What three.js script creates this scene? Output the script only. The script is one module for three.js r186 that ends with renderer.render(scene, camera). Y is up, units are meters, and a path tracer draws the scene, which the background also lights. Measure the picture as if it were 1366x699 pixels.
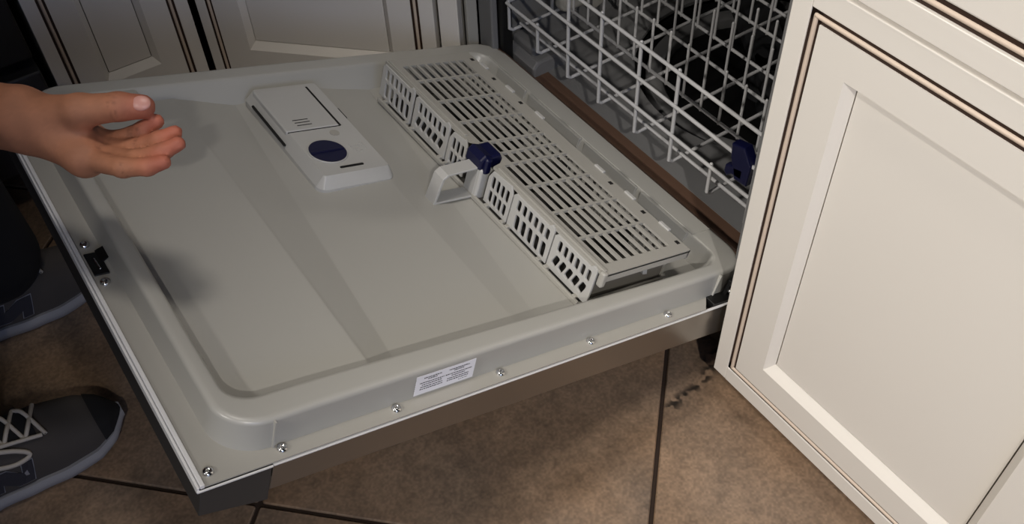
import * as THREE from 'three';
import { RoundedBoxGeometry } from 'three/addons/geometries/RoundedBoxGeometry.js';
import { mergeGeometries, mergeVertices, toCreasedNormals } from 'three/addons/utils/BufferGeometryUtils.js';
import { RectAreaLightUniformsLib } from 'three/addons/lights/RectAreaLightUniformsLib.js';

// ───────────── camera, exposure, lights ─────────────
const scene = new THREE.Scene();
scene.background = new THREE.Color(0x000000);
const camera = new THREE.PerspectiveCamera(29.954, 1366 / 699, 0.05, 30);
camera.position.set(0, 1.10, 0);
camera.up.set(0.44165, 0.66383, -0.60355);
camera.lookAt(0.36166, 1.10 - 0.74736, -0.55736);
const renderer = new THREE.WebGLRenderer({ antialias: true });
renderer.toneMapping = THREE.LinearToneMapping;
renderer.toneMappingExposure = 1.0;
renderer.shadowMap.enabled = true;
RectAreaLightUniformsLib.init();
const CEIL = 2.44;
// recessed ceiling lamps: [x, z, intensity, colour, aim x, aim z, half angle, size, label]
const LAMPS = [
  [0.36, -0.72, 4.3, 0xfff6ec, 0.60, -0.55, 0.52, 8, 'round recessed ceiling lamp right above the lowered dishwasher door'],
  [-0.6, 1.5, 15.0, 0xfff8f0, 0.68, -0.45, 0.34, 2, 'round recessed ceiling lamp nearest the added window'],
  [-1.7, -0.25, 40.0, 0xfff8f0, 1.55, -0.12, 0.31, 6, 'round recessed ceiling lamp nearest the front wall'],
];
const FILL_GLOW = { power: 4.2, color: 0xc0d2ff };  // cool fill light of the added, unseen window

// ───────────── helpers ─────────────
let seed = 7;
const rnd = () => { seed = (seed * 16807) % 2147483647; return (seed - 1) / 2147483646; };
const used = {};
const numbered = (n) => { const k = used[n] || 0; used[n] = k + 1; return k ? n + '_' + String(k).padStart(3, '0') : n; };
function tag(o, label, category, group) { o.userData.label = label; o.userData.category = category; if (group) o.userData.group = group; return o; }
function thing(name, label, category, pos = [0, 0, 0], group) {
  const o = new THREE.Group(); o.name = numbered(name); o.position.set(...pos); scene.add(o);
  return tag(o, label, category, group);
}
function mesh(name, geo, mat, parent) {
  const m = new THREE.Mesh(Array.isArray(geo) ? mergeGeometries(geo.map(g => { const h = g.index ? g.toNonIndexed() : g; for (const a of Object.keys(h.attributes)) if (!['position', 'normal', 'uv'].includes(a)) h.deleteAttribute(a); return h; })) : geo, mat);
  m.name = parent === scene ? numbered(name) : name; m.castShadow = m.receiveShadow = true; parent.add(m); return m;
}
function struct(name, geo, mat) { const m = mesh(name, geo, mat, scene); m.userData.kind = 'structure'; return m; }
const box = (x0, x1, y0, y1, z0, z1, r = 0) => {
  const a = x1 - x0, b = y1 - y0, c = z1 - z0;
  const g = r ? new RoundedBoxGeometry(a, b, c, 2, Math.min(r, a / 2.01, b / 2.01, c / 2.01)) : new THREE.BoxGeometry(a, b, c);
  g.translate((x0 + x1) / 2, (y0 + y1) / 2, (z0 + z1) / 2); return g;
};
// polygon in (a,b) extruded along the third axis from c0 to c1 ; plane 'xy' -> along z
function prism(pts, c0, c1, bevel = 0) {
  const s = new THREE.Shape(pts.map(p => new THREE.Vector2(p[0], p[1])));
  const g = new THREE.ExtrudeGeometry(s, { depth: c1 - c0 - 2 * bevel, bevelEnabled: bevel > 0, bevelSize: bevel, bevelThickness: bevel, bevelOffset: -bevel, bevelSegments: 2, curveSegments: 12 });
  g.translate(0, 0, c0 + bevel); return g;
}
const V = (x, y, z) => new THREE.Vector3(x, y, z);
function tube(pts, r, seg = 0, rs = 7, closed = false) {
  const c = pts.length === 2 ? new THREE.LineCurve3(V(...pts[0]), V(...pts[1])) : new THREE.CatmullRomCurve3(pts.map(p => V(...p)), closed, 'catmullrom', 0.5);
  return new THREE.TubeGeometry(c, seg || (pts.length === 2 ? 1 : pts.length * 5), r, rs, closed);
}
function rod(a, b, r, rs = 8) {   // solid round bar with end caps
  const A = V(...a), B = V(...b), d = B.clone().sub(A), L = d.length();
  const g = new THREE.CapsuleGeometry(r, L, 2, rs); g.applyQuaternion(new THREE.Quaternion().setFromUnitVectors(V(0, 1, 0), d.normalize()));
  g.translate((A.x + B.x) / 2, (A.y + B.y) / 2, (A.z + B.z) / 2); return g;
}
function rrShape(x0, x1, y0, y1, r, Cls = THREE.Shape) {
  const s = new Cls(); r = Math.min(r, (x1 - x0) / 2, (y1 - y0) / 2);
  s.moveTo(x0 + r, y0); s.lineTo(x1 - r, y0); s.absarc(x1 - r, y0 + r, r, -Math.PI / 2, 0); s.lineTo(x1, y1 - r); s.absarc(x1 - r, y1 - r, r, 0, Math.PI / 2);
  s.lineTo(x0 + r, y1); s.absarc(x0 + r, y1 - r, r, Math.PI / 2, Math.PI); s.lineTo(x0, y0 + r); s.absarc(x0 + r, y0 + r, r, Math.PI, Math.PI * 1.5); return s;
}
function polyPath(pts) { const p = new THREE.Path(); pts.forEach((q, i) => i ? p.lineTo(q[0], q[1]) : p.moveTo(q[0], q[1])); p.closePath(); return p; }
// value noise for textures
function noise2(n, s) { const g = []; let k = s; for (let i = 0; i < n * n; i++) { k = (k * 16807) % 2147483647; g.push(k / 2147483647); }
  return (x, y) => { const xi = Math.floor(x), yi = Math.floor(y), fx = x - xi, fy = y - yi, u = fx * fx * (3 - 2 * fx), v = fy * fy * (3 - 2 * fy), m = (a, b) => g[((a % n) + n) % n + (((b % n) + n) % n) * n];
    return (m(xi, yi) * (1 - u) + m(xi + 1, yi) * u) * (1 - v) + (m(xi, yi + 1) * (1 - u) + m(xi + 1, yi + 1) * u) * v; }; }
const N1 = noise2(64, 11), N2 = noise2(64, 77), N3 = noise2(64, 313);
function dataTex(w, h, fn, srgb = true) {
  const d = new Uint8Array(w * h * 4);
  for (let j = 0; j < h; j++) for (let i = 0; i < w; i++) { const c = fn(i / w, j / h), k = (j * w + i) * 4; for (let q = 0; q < 3; q++) d[k + q] = Math.max(0, Math.min(255, c[q])); d[k + 3] = 255; }
  const t = new THREE.DataTexture(d, w, h); t.wrapS = t.wrapT = THREE.RepeatWrapping; t.magFilter = THREE.LinearFilter; t.minFilter = THREE.LinearMipmapLinearFilter; t.generateMipmaps = true;
  if (srgb) t.colorSpace = THREE.SRGBColorSpace; t.needsUpdate = true; return t;
}
const mat = (color, roughness = 0.5, o = {}) => new THREE.MeshStandardMaterial({ color, roughness, ...o });
const phys = (color, roughness, o = {}) => new THREE.MeshPhysicalMaterial({ color, roughness, ...o });

// ───────────── materials ─────────────
const M = {
  cream: mat(0xddd8cf, 0.42),
  glaze: mat(0x2c1a0f, 0.6),
  bead: mat(0xcbbaa8, 0.4),
  shadowGap: mat(0x0c0a09, 0.9),
  liner: phys(0xa6a59f, 0.36, { clearcoat: 0.25, clearcoatRoughness: 0.3 }),
  plastic: phys(0x9f9d96, 0.42),
  plasticLight: phys(0xb2b2af, 0.38),
  endCap: mat(0x3a3836, 0.5),
  steel: mat(0x9a948c, 0.3, { metalness: 0.9 }),
  steelEdge: mat(0xe6e6e6, 0.35, { metalness: 0.15 }),
  chrome: mat(0xd8d8d8, 0.16, { metalness: 1 }),
  sill: mat(0x6c5344, 0.42, { metalness: 0.3 }),  // steel sill and skirt, brown reflection of the floor put into the colour
  tub: mat(0x727272, 0.45),
  black: mat(0x060606, 0.5),
  darkPlastic: mat(0x1b1c1e, 0.5),
  basketEndShaded: phys(0x6f6c66, 0.5),  // same grey plastic, shade on the near end put into the colour
  basketInShaded: phys(0x3f3d3a, 0.6),  // basket interior, shade below the lid put into the colour
  navy: phys(0x040730, 0.42),
  wire: phys(0xb4b4b4, 0.36),
  wall: mat(0x4c4741, 0.9), ceil: mat(0x6b665f, 0.9),
  counter: mat(0x2e2620, 0.3),
  trouser: mat(0x0d0d0f, 0.95), shirt: mat(0x1d222b, 0.95),
  grout: mat(0x2a1d14, 0.95),
};

// ───────────── the room ─────────────
const RX0 = -2.6, RX1 = 1.26, RZ0 = -2.04, RZ1 = 2.4;
const floor = struct('floor', box(RX0 - .1, RX1 + .1, -.12, -.004, RZ0 - .1, RZ1 + .1), M.grout);
struct('ceiling', box(RX0 - .1, RX1 + .1, CEIL, CEIL + .12, RZ0 - .1, RZ1 + .1), M.ceil);
struct('wall_back', box(RX1, RX1 + .1, -.1, CEIL, RZ0 - .1, RZ1 + .1), M.wall);
struct('wall_front', box(RX0 - .1, RX0, -.1, CEIL, RZ0 - .1, RZ1 + .1), M.wall);
struct('wall_left', box(RX0, RX1, -.1, CEIL, RZ0 - .1, RZ0), M.wall);
struct('wall_right', [box(RX0, -1.1, -.1, CEIL, RZ1, RZ1 + .1), box(.3, RX1, -.1, CEIL, RZ1, RZ1 + .1), box(-1.1, .3, -.1, 1.0, RZ1, RZ1 + .1), box(-1.1, .3, 2.1, CEIL, RZ1, RZ1 + .1)], M.wall);
{ // added window in the right wall: glowing pane and area light as cool fill
  const w = new THREE.Group(); w.name = 'added_window_1'; w.userData.kind = 'structure'; w.position.set(-.4, 1.0, RZ1); scene.add(w);
  mesh('added_window_frame', [box(-.7, -.65, 0, 1.1, 0, .08), box(.65, .7, 0, 1.1, 0, .08), box(-.65, .65, 0, .05, 0, .08), box(-.65, .65, 1.05, 1.1, 0, .08), box(-.025, .025, .05, 1.05, .01, .07)], M.cream, w);
  mesh('fill_pane', box(-.65, .65, .05, 1.05, .072, .078), mat(0x444c5a, .3, { emissive: FILL_GLOW.color, emissiveIntensity: .5 }), w);
  const l = new THREE.RectAreaLight(FILL_GLOW.color, FILL_GLOW.power, 1.3, 1.0); l.position.set(-.4, 1.55, RZ1 - .02); l.lookAt(-.4, 1.3, -1); scene.add(l);
}
// tiles laid at 45 degrees
{
  const P = .481, HALF = P / 2 - .0028, q = Math.SQRT1_2;
  const tone = (x, y, o) => { const a = N1(x * 5 + o, y * 5) * .35 + N2(x * 13, y * 13 + o) * .35 + N3(x * 40 + o, y * 40) * .3, b = N2(x * 3 + 9 + o, y * 3), e = N1(x * 90, y * 90 + o); return [a, b, e]; };
  const tileTex = [0, 1, 2].map(k => dataTex(384, 384, (u, v) => { const [a, b, e] = tone(u * 2, v * 2, k * 17.3); const L = .72 + .26 * (a - .5) + .16 * (e - .5), w = b - .5;
    return [178 * L + 12 * w, 149 * L + 5 * w, 122 * L - 2 * w]; }));
  let SC;
  const bump = dataTex(256, 256, (u, v) => { const c = 128 + 90 * (N1(u * 20, v * 20) - .5) + 60 * (N2(u * 55, v * 55) - .5); return [c, c, c]; }, false);
  const tmats = tileTex.map(t => mat(0xffffff, .5, { map: t, bumpMap: bump, bumpScale: .0012 }));
  const geos = [0, 1, 2, 3].map(k => { const s = rrShape(-HALF, HALF, -HALF, HALF, .003); const g = new THREE.ExtrudeGeometry(s, { depth: .006, bevelEnabled: true, bevelSize: .0015, bevelThickness: .0015, bevelOffset: -.0015, bevelSegments: 1, curveSegments: 2 });
    g.rotateX(-Math.PI / 2); g.translate(0, -.0075, 0); const p = g.attributes.position, uv = g.attributes.uv;
    for (let i = 0; i < p.count; i++) uv.setXY(i, (p.getX(i) + HALF) / (2 * HALF), (p.getZ(i) + HALF) / (2 * HALF)); g.rotateY(k * Math.PI / 2 + Math.PI / 4); return g; });
  // grout lines: x+z = .053 and x-z = .725, pitch .6802
  const a0 = .053, b0 = .725, S = P * Math.SQRT2;
  let special = null;
  for (let i = -5; i < 5; i++) for (let j = -5; j < 5; j++) {
    const a = a0 + (i + .5) * S, b = b0 + (j + .5) * S, x = (a + b) / 2, z = (a - b) / 2;
    if (x < RX0 - .05 || x > RX1 + .05 || z < RZ0 - .05 || z > RZ1 + .05) continue;
    const k = Math.floor(rnd() * 4), m = Math.floor(rnd() * 3), near = i === 0 && j === 0;
    const t = mesh('tile', geos[near ? 0 : k], tmats[m], floor); t.position.set(x, 0, z); t.position.y = (rnd() - .5) * .0006;
    if (near) special = t;
  }
  if (special) { // local coordinates of the trail on this tile (rotated by 45 degrees)
    const L = (X, Z) => { const dx = X - special.position.x, dz = Z - special.position.z, c = q; return [c * dx - c * dz, c * dx + c * dz]; };
    const A = L(.59, -.49), B = L(.66, -.51); SC = { x: Math.min(A[0], B[0]), y: A[0] < B[0] ? A[1] : B[1], k: (B[1] - A[1]) / (B[0] - A[0]) };
    special.material = mat(0xffffff, .5, { map: stainTex(), bumpMap: bump, bumpScale: .0012 });
  }
  function stainTex() { return dataTex(512, 512, (u, v) => { const [a, b, e] = tone(u * 2, v * 2, 51.7); let L = .72 + .26 * (a - .5) + .16 * (e - .5); const w = b - .5;
    const sx = (u - .5) * 2 * HALF, sy = (v - .5) * 2 * HALF, al = sx - SC.x, d = sy - SC.y - al * SC.k - .006 * Math.sin(al * 70);
    if (al > -.03 && al < .12) { const dens = Math.exp(-d * d / .00007) * Math.min(1, Math.max(0, (N1(u * 90, v * 90) * .6 + N3(u * 50, v * 50) * .4 - .42) * 6)); L *= 1 - .65 * dens; }
    return [178 * L + 12 * w, 149 * L + 5 * w, 122 * L - 2 * w]; }); }
}
for (const [x, z, I, c, tx, tz, an, rad, lab] of LAMPS) {
  const t = thing('ceiling_light', lab, 'ceiling light', [x, CEIL, z]);
  const ring = new THREE.TorusGeometry(.075, .008, 8, 32); ring.rotateX(Math.PI / 2); mesh('trim_ring', ring, M.cream, t);
  const d = new THREE.CylinderGeometry(.07, .07, .006, 32); d.translate(0, -.004, 0); mesh('diffuser', d, mat(0xffffff, .5, { emissive: c, emissiveIntensity: 3 }), t);
  const s = new THREE.SpotLight(c, I, 0, an, .5, 2); s.position.set(x, CEIL - .02, z); s.target.position.set(tx, 0, tz); s.penumbra = 1; s.castShadow = true; s.shadow.radius = rad; scene.add(s, s.target);
}

// ───────────── cabinets ─────────────
// face builder in local coordinates: s to the right, y up, n out of the face (face frame at n = 0)
function cabinetFace(parent, p) {
  const { s0, s1, y0, bl, br, yb, yt, pl, pr, pb, pt } = p; const BW = .0050, GR = .0036, T = .02, TOP = .88;
  const il = bl + BW + 2 * GR, ir = br - BW - 2 * GR, ib = yb + BW + 2 * GR, it = yt - BW - 2 * GR;   // door opening
  // face frame around the opening
  const fr = mesh('face_frame', [box(s0, bl, y0, TOP, -T, 0, .0012), box(br, s1, y0, TOP, -T, 0, .0012), box(bl, br, y0, yb, -T, 0, .0008), box(bl, br, yt, yt + .0235, -T, 0, .0012), box(bl, br, yt + .0295, yt + .053, -T, .0022, .001), box(bl, br, yt + .2, TOP, -T, 0, .001), box(bl, br, yt + .02, yt + .035, -T, -.007)], M.cream, parent);
  const dr0 = yt + .053, dr1 = yt + .2;
  for (const [a, b, c, d] of [[bl, br, yb, yt], [bl, br, dr0, dr1]]) {
    mesh('glaze_line', [box(a, b, c, c + GR * 2 + BW, -T, -.0016), box(a, b, d - GR * 2 - BW, d, -T, -.0016), box(a, a + GR * 2 + BW, c, d, -T, -.0016), box(b - GR * 2 - BW, b, c, d, -T, -.0016)], M.glaze, parent);
    const r = BW / 2, A = a + GR + r, B = b - GR - r, Cc = c + GR + r, D = d - GR - r;
    const bar = (x0, ya, x1, yb2) => rod([x0, ya, -.0018], [x1, yb2, -.0018], r, 10);
    mesh('bead', [bar(A, Cc, B, Cc), bar(A, D, B, D), bar(A, Cc, A, D), bar(B, Cc, B, D)], M.bead, parent);
  }
  // door: stiles, rails with sloped inner edge, centre panel
  const door = new THREE.Group(); door.name = 'door'; parent.add(door);
  const BE = .0085, DP = .0095; // bevel width and panel depth
  const piece = (name, quad, inner) => { // mitred frame piece: outer edge quad[0..1], inner top edge quad[2..3], inner bottom edge inner
    const [a, b, c, d] = quad, [e, f] = inner, P = [], push = (...v) => v.forEach(q => P.push(...q));
    const z = 0, Z = -DP, K = -T; const A = [...a, z], B = [...b, z], Cq = [...c, z], D = [...d, z], E = [...e, Z], F = [...f, Z], A2 = [...a, K], B2 = [...b, K], E2 = [...e, K], F2 = [...f, K];
    push(A, B, Cq, A, Cq, D); push(D, Cq, F, D, F, E); push(E, F, F2, E, F2, E2); push(B2, B, A, B2, A, A2); push(A2, E2, F2, A2, F2, B2); push(A, D, E, A, E, E2, A, E2, A2); push(B, F, Cq, B, F2, F, B, B2, F2);
    const g = new THREE.BufferGeometry(); g.setAttribute('position', new THREE.Float32BufferAttribute(P, 3)); g.computeVertexNormals(); mesh(name, g, M.cream, door); };
  const I = { l: pl - BE, r: pr + BE, b: pb - BE - .004, t: pt + .0022 };
  piece('rail', [[il, ib], [ir, ib], [I.r, I.b], [I.l, I.b]], [[pl, pb], [pr, pb]]);
  piece('rail', [[ir, it], [il, it], [I.l, I.t], [I.r, I.t]], [[pr, pt], [pl, pt]]);
  piece('stile', [[il, it], [il, ib], [I.l, I.b], [I.l, I.t]], [[pl, pt], [pl, pb]]);
  piece('stile', [[ir, ib], [ir, it], [I.r, I.t], [I.r, I.b]], [[pr, pb], [pr, pt]]);
  mesh('centre_panel', box(pl + .0012, pr - .0012, pb + .0014, pt - .0008, -.016, -DP + .0006, .0008), M.cream, door);
  mesh('glaze_line', [box(pl - .002, pr + .002, pb - .002, pt + .002, -.018, -.0125)], M.glaze, door);
  // drawer front
  const o = BW + 2 * GR; mesh('drawer', [box(bl + o, br - o, dr0 + o, dr1 - o, -T, 0, .003)], M.cream, parent);
  // carcass and recessed toe kick
  const D = p.depth || .58;
  mesh('carcass', [box(s0 + .004, s1 - .004, y0, y0 + .018, -D, -T), box(s0 + .002, s0 + .02, y0, TOP, -D, -T), box(s1 - .02, s1 - .002, y0, TOP, -D, -T), box(s0 + .004, s1 - .004, y0, TOP, -D - .01, -D)], M.cream, parent);
  mesh('toe_kick', box(s0 + .004, s1 - .004, 0, y0, -.075, -.06), M.cream, parent);
}
function cabinet(name, label, pos, turn, p) { const t = thing(name, label, 'cabinet', pos); t.rotation.y = turn; cabinetFace(t, p); return t; }
// right: faces -x, local s = +z
cabinet('base_cabinet', 'cream base cabinet with brown glazed beading in the right foreground', [.61, 0, -.26], -Math.PI / 2,
  { s0: -.214, s1: .214, y0: .0588, bl: -.1926, br: .1926, yb: .083, yt: .612, pl: -.1335, pr: .1305, pb: .148, pt: .5605 });
cabinet('base_cabinet', 'cream base cabinet beside the black oven at the far left', [.2055, 0, -1.40], 0,
  { s0: -.1145, s1: .1145, y0: .0588, bl: -.0942, br: .0942, yb: .083, yt: .612, pl: -.0365, pr: .0355, pb: .157, pt: .5605 });
// diagonal corner cabinet: plane x - z = 1.728
{ const s = (-.755 - .328) / 2, q = Math.SQRT1_2, k = 1.728;
  const x = (k + s * Math.SQRT2) / 2, z = x - k;
  const c = cabinet('corner_cabinet', 'cream diagonal corner cabinet with a patch of lamplight on its door', [x, 0, z], -Math.PI / 4,
    { s0: -.755 - s, s1: -.366 - s, y0: .0588, bl: -.7385 - s, br: -.389 - s, yb: .083, yt: .612, pl: -.674 - s, pr: -.4465 - s, pb: .157, pt: .5605, depth: .3 });
  mesh('filler', box(-.358 - s, -.328 - s, .0588, .88, -.02, 0, .001), M.cream, c);
  mesh('end_panel', box(-.3455 - s, -.328 - s, .0588, .88, -.3, -.02), M.cream, c);
}
{ const sh = new THREE.Shape([[.585, -.035], [.585, -1.085], [.31, -1.37], [.085, -1.37], [.085, -2.03], [1.25, -2.03], [1.25, -.035]].map(p => V(p[0], -p[1], 0)));
  const g = new THREE.ExtrudeGeometry(sh, { depth: .03, bevelEnabled: true, bevelSize: .004, bevelThickness: .004, bevelSegments: 2 }); g.rotateX(-Math.PI / 2); g.translate(0, .884, 0);
  tag(mesh('countertop', g, M.counter, scene), 'dark stone worktop running over the cream cabinets and the dishwasher', 'countertop'); }
{ // black oven
  const t = thing('oven_range', 'black oven with a lower drawer at the far left edge', 'oven', [-.31, 0, -1.40]);
  mesh('body', box(-.38, .382, .06, .90, -.62, -.02, .004), M.black, t);
  mesh('drawer', box(-.378, .386, .07, .228, -.02, .03, .004), mat(0x2b2b2e, .45), t);
  mesh('oven_door', box(-.378, .386, .242, .74, -.02, .015, .004), M.black, t);
  mesh('handle', [rod([-.3, .69, .06], [.3, .69, .06], .012), rod([-.28, .69, .01], [-.28, .69, .06], .008), rod([.28, .69, .01], [.28, .69, .06], .008)], M.black, t);
  mesh('foot', box(-.36, -.32, 0, .07, -.55, -.05), M.black, t); mesh('foot', box(.32, .36, 0, .07, -.55, -.05), M.black, t);
}

// ───────────── dishwasher ─────────────
const TILT = 18.34686 * Math.PI / 180;
const DOOR0 = V(-.685 * Math.sin(TILT), 1.10 - .685 * Math.cos(TILT), 0); // origin of the door frame (u along the door, h out of it, w = z)
const ZC = -.787;
const dish = thing('dishwasher', 'open dishwasher with its grey door lowered towards the viewer', 'dishwasher', [.67, 0, ZC]);
function onDoor(m) { const parent = m.parent; if (parent === dish) { m.position.set(DOOR0.x - .67, DOOR0.y, -ZC); m.rotation.z = -TILT; } return m; }
const dm = (name, geo, material) => onDoor(mesh(name, geo, material, dish));
const W0 = -1.0895, W1 = -.4845;
{ // flange sheet: a frame around the moulded liner
  const s = new THREE.Shape([[.2262, W0 + .001], [.905, W0 + .001], [.905, W1 - .022], [.868, W1 - .022], [.846, W1 - .0005], [.2262, W1 - .0005]].map(p => V(p[0], -p[1], 0)));
  s.holes.push(rrShape(.262, .90, .512, 1.066, .03, THREE.Path));
  const g = new THREE.ExtrudeGeometry(s, { depth: .0015, bevelEnabled: false, curveSegments: 6 }); g.rotateX(-Math.PI / 2); g.translate(0, -.0015, 0);
  dm('door_flange', g, M.plastic);
  dm('edge_strip', [box(.2257, .2296, -.002, .0026, W0, W1, .0008)], M.steelEdge);
  dm('edge_strip', [box(.2228, .2252, -.006, .0006, W0, W1, .0006), box(.2228, .2905, -.0042, -.0028, W1, W1 + .0016)], M.steelEdge);
}
{ // moulded liner: lofted rounded-rectangle rings
  const rings = [ // h, free, near, far, hinge, corner radius
    [-.003, 0, 0, 0, 0, .042], [.004, .0006, .0006, .0006, .0006, .042], [.029, .002, .002, .002, .002, .040], [.0325, .003, .003, .003, .003, .039], [.0342, .0055, .0055, .0055, .0055, .037], [.0345, .009, .009, .009, .009, .034],
    [.0345, .0150, .0170, .026, .036, .028], [.0335, .0182, .0202, .0285, .0385, .026], [.030, .0202, .0222, .031, .0405, .025], [.012, .0232, .0252, .0385, .0455, .022], [.007, .0245, .0265, .042, .0475, .021], [-.010, .0275, .0295, .048, .051, .019]];
  const O = [.2515, .932, -1.0775, -.501], NC = 9, NE = 14, P = [], idx = [];
  const ringPts = (r) => { const [h, f, n, b, hg, rad] = r, u0 = O[0] + f, u1 = O[1] - hg, w0 = O[2] + b, w1 = O[3] - n, out = [];
    const cs = [[u0 + rad, w0 + rad, Math.PI, u1 - rad, w0], [u1 - rad, w0 + rad, 1.5 * Math.PI, u1, w1 - rad], [u1 - rad, w1 - rad, 0, u0 + rad, w1], [u0 + rad, w1 - rad, .5 * Math.PI, u0, w0 + rad]];
    for (const [cu, cw, a0, eu, ew] of cs) { let lu, lw; for (let i = 0; i <= NC; i++) { const a = a0 + i / NC * Math.PI / 2; lu = cu + rad * Math.cos(a); lw = cw + rad * Math.sin(a); out.push([lu, h, lw]); }
      for (let i = 1; i < NE; i++) out.push([lu + (eu - lu) * i / NE, h, lw + (ew - lw) * i / NE]); } return out; };
  const all = rings.map(ringPts), n = all[0].length;
  all.forEach((r, k) => { const ex = [0, 0, 0, 0, 0, 0, .011, .012, .013, .016, .018, .022][k]; r.forEach(p => { if (p[2] > -.62) p[2] -= ex * Math.min(1, Math.max(0, (.80 - p[0]) / .45)); }); });   // the near rim widens towards the free edge
  all.forEach(r => r.forEach(p => P.push(...p)));
  for (let i = 0; i + 1 < all.length; i++) for (let j = 0; j < n; j++) { const a = i * n + j, b = i * n + (j + 1) % n, c = a + n, d = b + n; idx.push(a, c, b, b, c, d); }
  const g = new THREE.BufferGeometry(); g.setAttribute('position', new THREE.Float32BufferAttribute(P, 3)); g.setIndex(idx); g.computeVertexNormals();
  // floor of the liner with its three tapered recesses
  const FH = .006, nu = 380, nw = 60, U0 = .2715, U1 = .889, A0 = -1.046, A1 = -.5245, Q = [], qi = [];
  const far = -1.03;   // saw-tooth floor: each plane rises gently towards the hinge and drops across a tapered band
  const H = (u, w) => { const t = (a, b, we) => a + (b - a) * Math.min(1.03, Math.max(0, (w - far) / (we - far))), d2 = t(.078, .031, -.562), d3 = t(.092, .030, -.553), l2 = .0175 - .19 * d2, r3 = t(.0015, .0055, -.553);
    const K = [[.27, .0155], [.4150, .0185], [.4180, .0175], [.4155 + d2, l2], [.600, r3 + .115 * d3], [.600 + d3, r3], [.74, FH - .001], [1, FH - .001]];
    for (let i = 0; i + 1 < K.length; i++) if (u <= K[i + 1][0]) return K[i][1] + (K[i + 1][1] - K[i][1]) * (u - K[i][0]) / (K[i + 1][0] - K[i][0]); return FH; };
  for (let j = 0; j <= nw; j++) for (let i = 0; i <= nu; i++) { const u = U0 + (U1 - U0) * i / nu, w = A0 + (A1 - A0) * j / nw; Q.push(u, H(u, w), w); }
  for (let j = 0; j < nw; j++) for (let i = 0; i < nu; i++) { const a = j * (nu + 1) + i, b = a + 1, c = a + nu + 1, d = c + 1; qi.push(a, c, b, b, c, d); }
  const f = new THREE.BufferGeometry(); f.setAttribute('position', new THREE.Float32BufferAttribute(Q, 3)); f.setIndex(qi); f.computeVertexNormals();
  // gusset at the far free corner, moulded seams and the small notch of the near rim
  const bits = [box(.8935, .9255, .029, .0356, -1.035, -.575, .0006), box(.275, .372, .003, .0335, -1.05, -1.028, .004), prism([[.2968, -.001], [.2984, -.001], [.2984, .032], [.2968, .032]], -.5035, -.4995), prism([[.872, -.001], [.8736, -.001], [.8736, .032], [.872, .032]], -.5035, -.4995),
    box(.8885, .8925, .02, .0352, -1.0, -.93, .001), box(.8875, .8925, .02, .0352, -.92, -.80, .001), box(.8885, .8925, .02, .0352, -.79, -.68, .001), box(.8875, .8925, .02, .0352, -.67, -.58, .001)];
  dm('door_liner', [g, f, ...bits].map(x => { x.deleteAttribute('uv'); return x; }), M.liner);
  // skirt behind the hinge lip
  const sk = prism([[.926, .0338], [.934, .031], [.945, .024], [.966, .008], [.984, -.004], [.984, -.012], [.93, -.012]], W0 + .02, W1 - .03);
  dm('door_skirt', sk, M.sill);
}
{ // outer steel pan and end cap
  const B = u => -.040 - (u - .2905) * .0285;
  dm('door_panel', [prism([[.2912, -.012], [.94, -.012], [.94, B(.94)], [.2912, B(.29)]], W0 + .002, W1 - .0022, .0012), prism([[.2912, -.0035], [.93, -.0035], [.93, -.02], [.2912, -.02]], W1 - .0032, W1 - .0006), prism([[.2912, -.0035], [.93, -.0035], [.93, -.02], [.2912, -.02]], W0 + .0006, W0 + .0032)], M.steel);
  dm('panel_edge', [box(.2912, .93, -.0042, -.0030, W1 - .002, W1 + .0010)], M.steelEdge);
  dm('control_panel', [prism([[.2262, -.0035], [.2903, -.0035], [.2903, -.0515], [.2262, -.0385]], W0 + .001, W1 - .0004, .001)], M.endCap);
}
{ // screws
  const pr = [[0, .0024], [.0008, .0024], [.0011, .0014], [.0016, .0030], [.0028, .0033], [.0042, .0026], [.0050, .0012], [.0052, -.0006]].map(p => new THREE.Vector2(...p).setX(p[0]));
  const sg = new THREE.LatheGeometry(pr.reverse(), 20);
  for (const [u, w] of [[.2375, -.4975], [.304, -.4955], [.421, -.4955], [.545, -.4955], [.669, -.4955], [.79, -.4955], [.2385, -.818], [.2385, -.756]]) { const s = dm('screw', sg, M.chrome); s.position.add(V(u * Math.cos(TILT), -u * Math.sin(TILT), w)); }
}
{ // latch in the free edge
  dm('door_latch', [box(.2325, .2475, -.0012, .0016, -.803, -.768, .0008), prism([[.2475, .0015], [.2525, .006], [.247, .0035], [.244, .0015]], -.805, -.786)], M.black);
  dm('latch_hook', [rod([.2395, .002, -.792], [.2405, .002, -.776], .0012)], M.chrome);
  dm('hinge_bracket', [box(.862, .925, -.010, .0012, -.51, -.487, .001), box(.89, .93, 0, .022, -.4995, -.494, .001)], M.black);
  dm('hinge_spring', rod([.888, .012, -.490], [.905, .018, -.490], .003), M.chrome);
}
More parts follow.
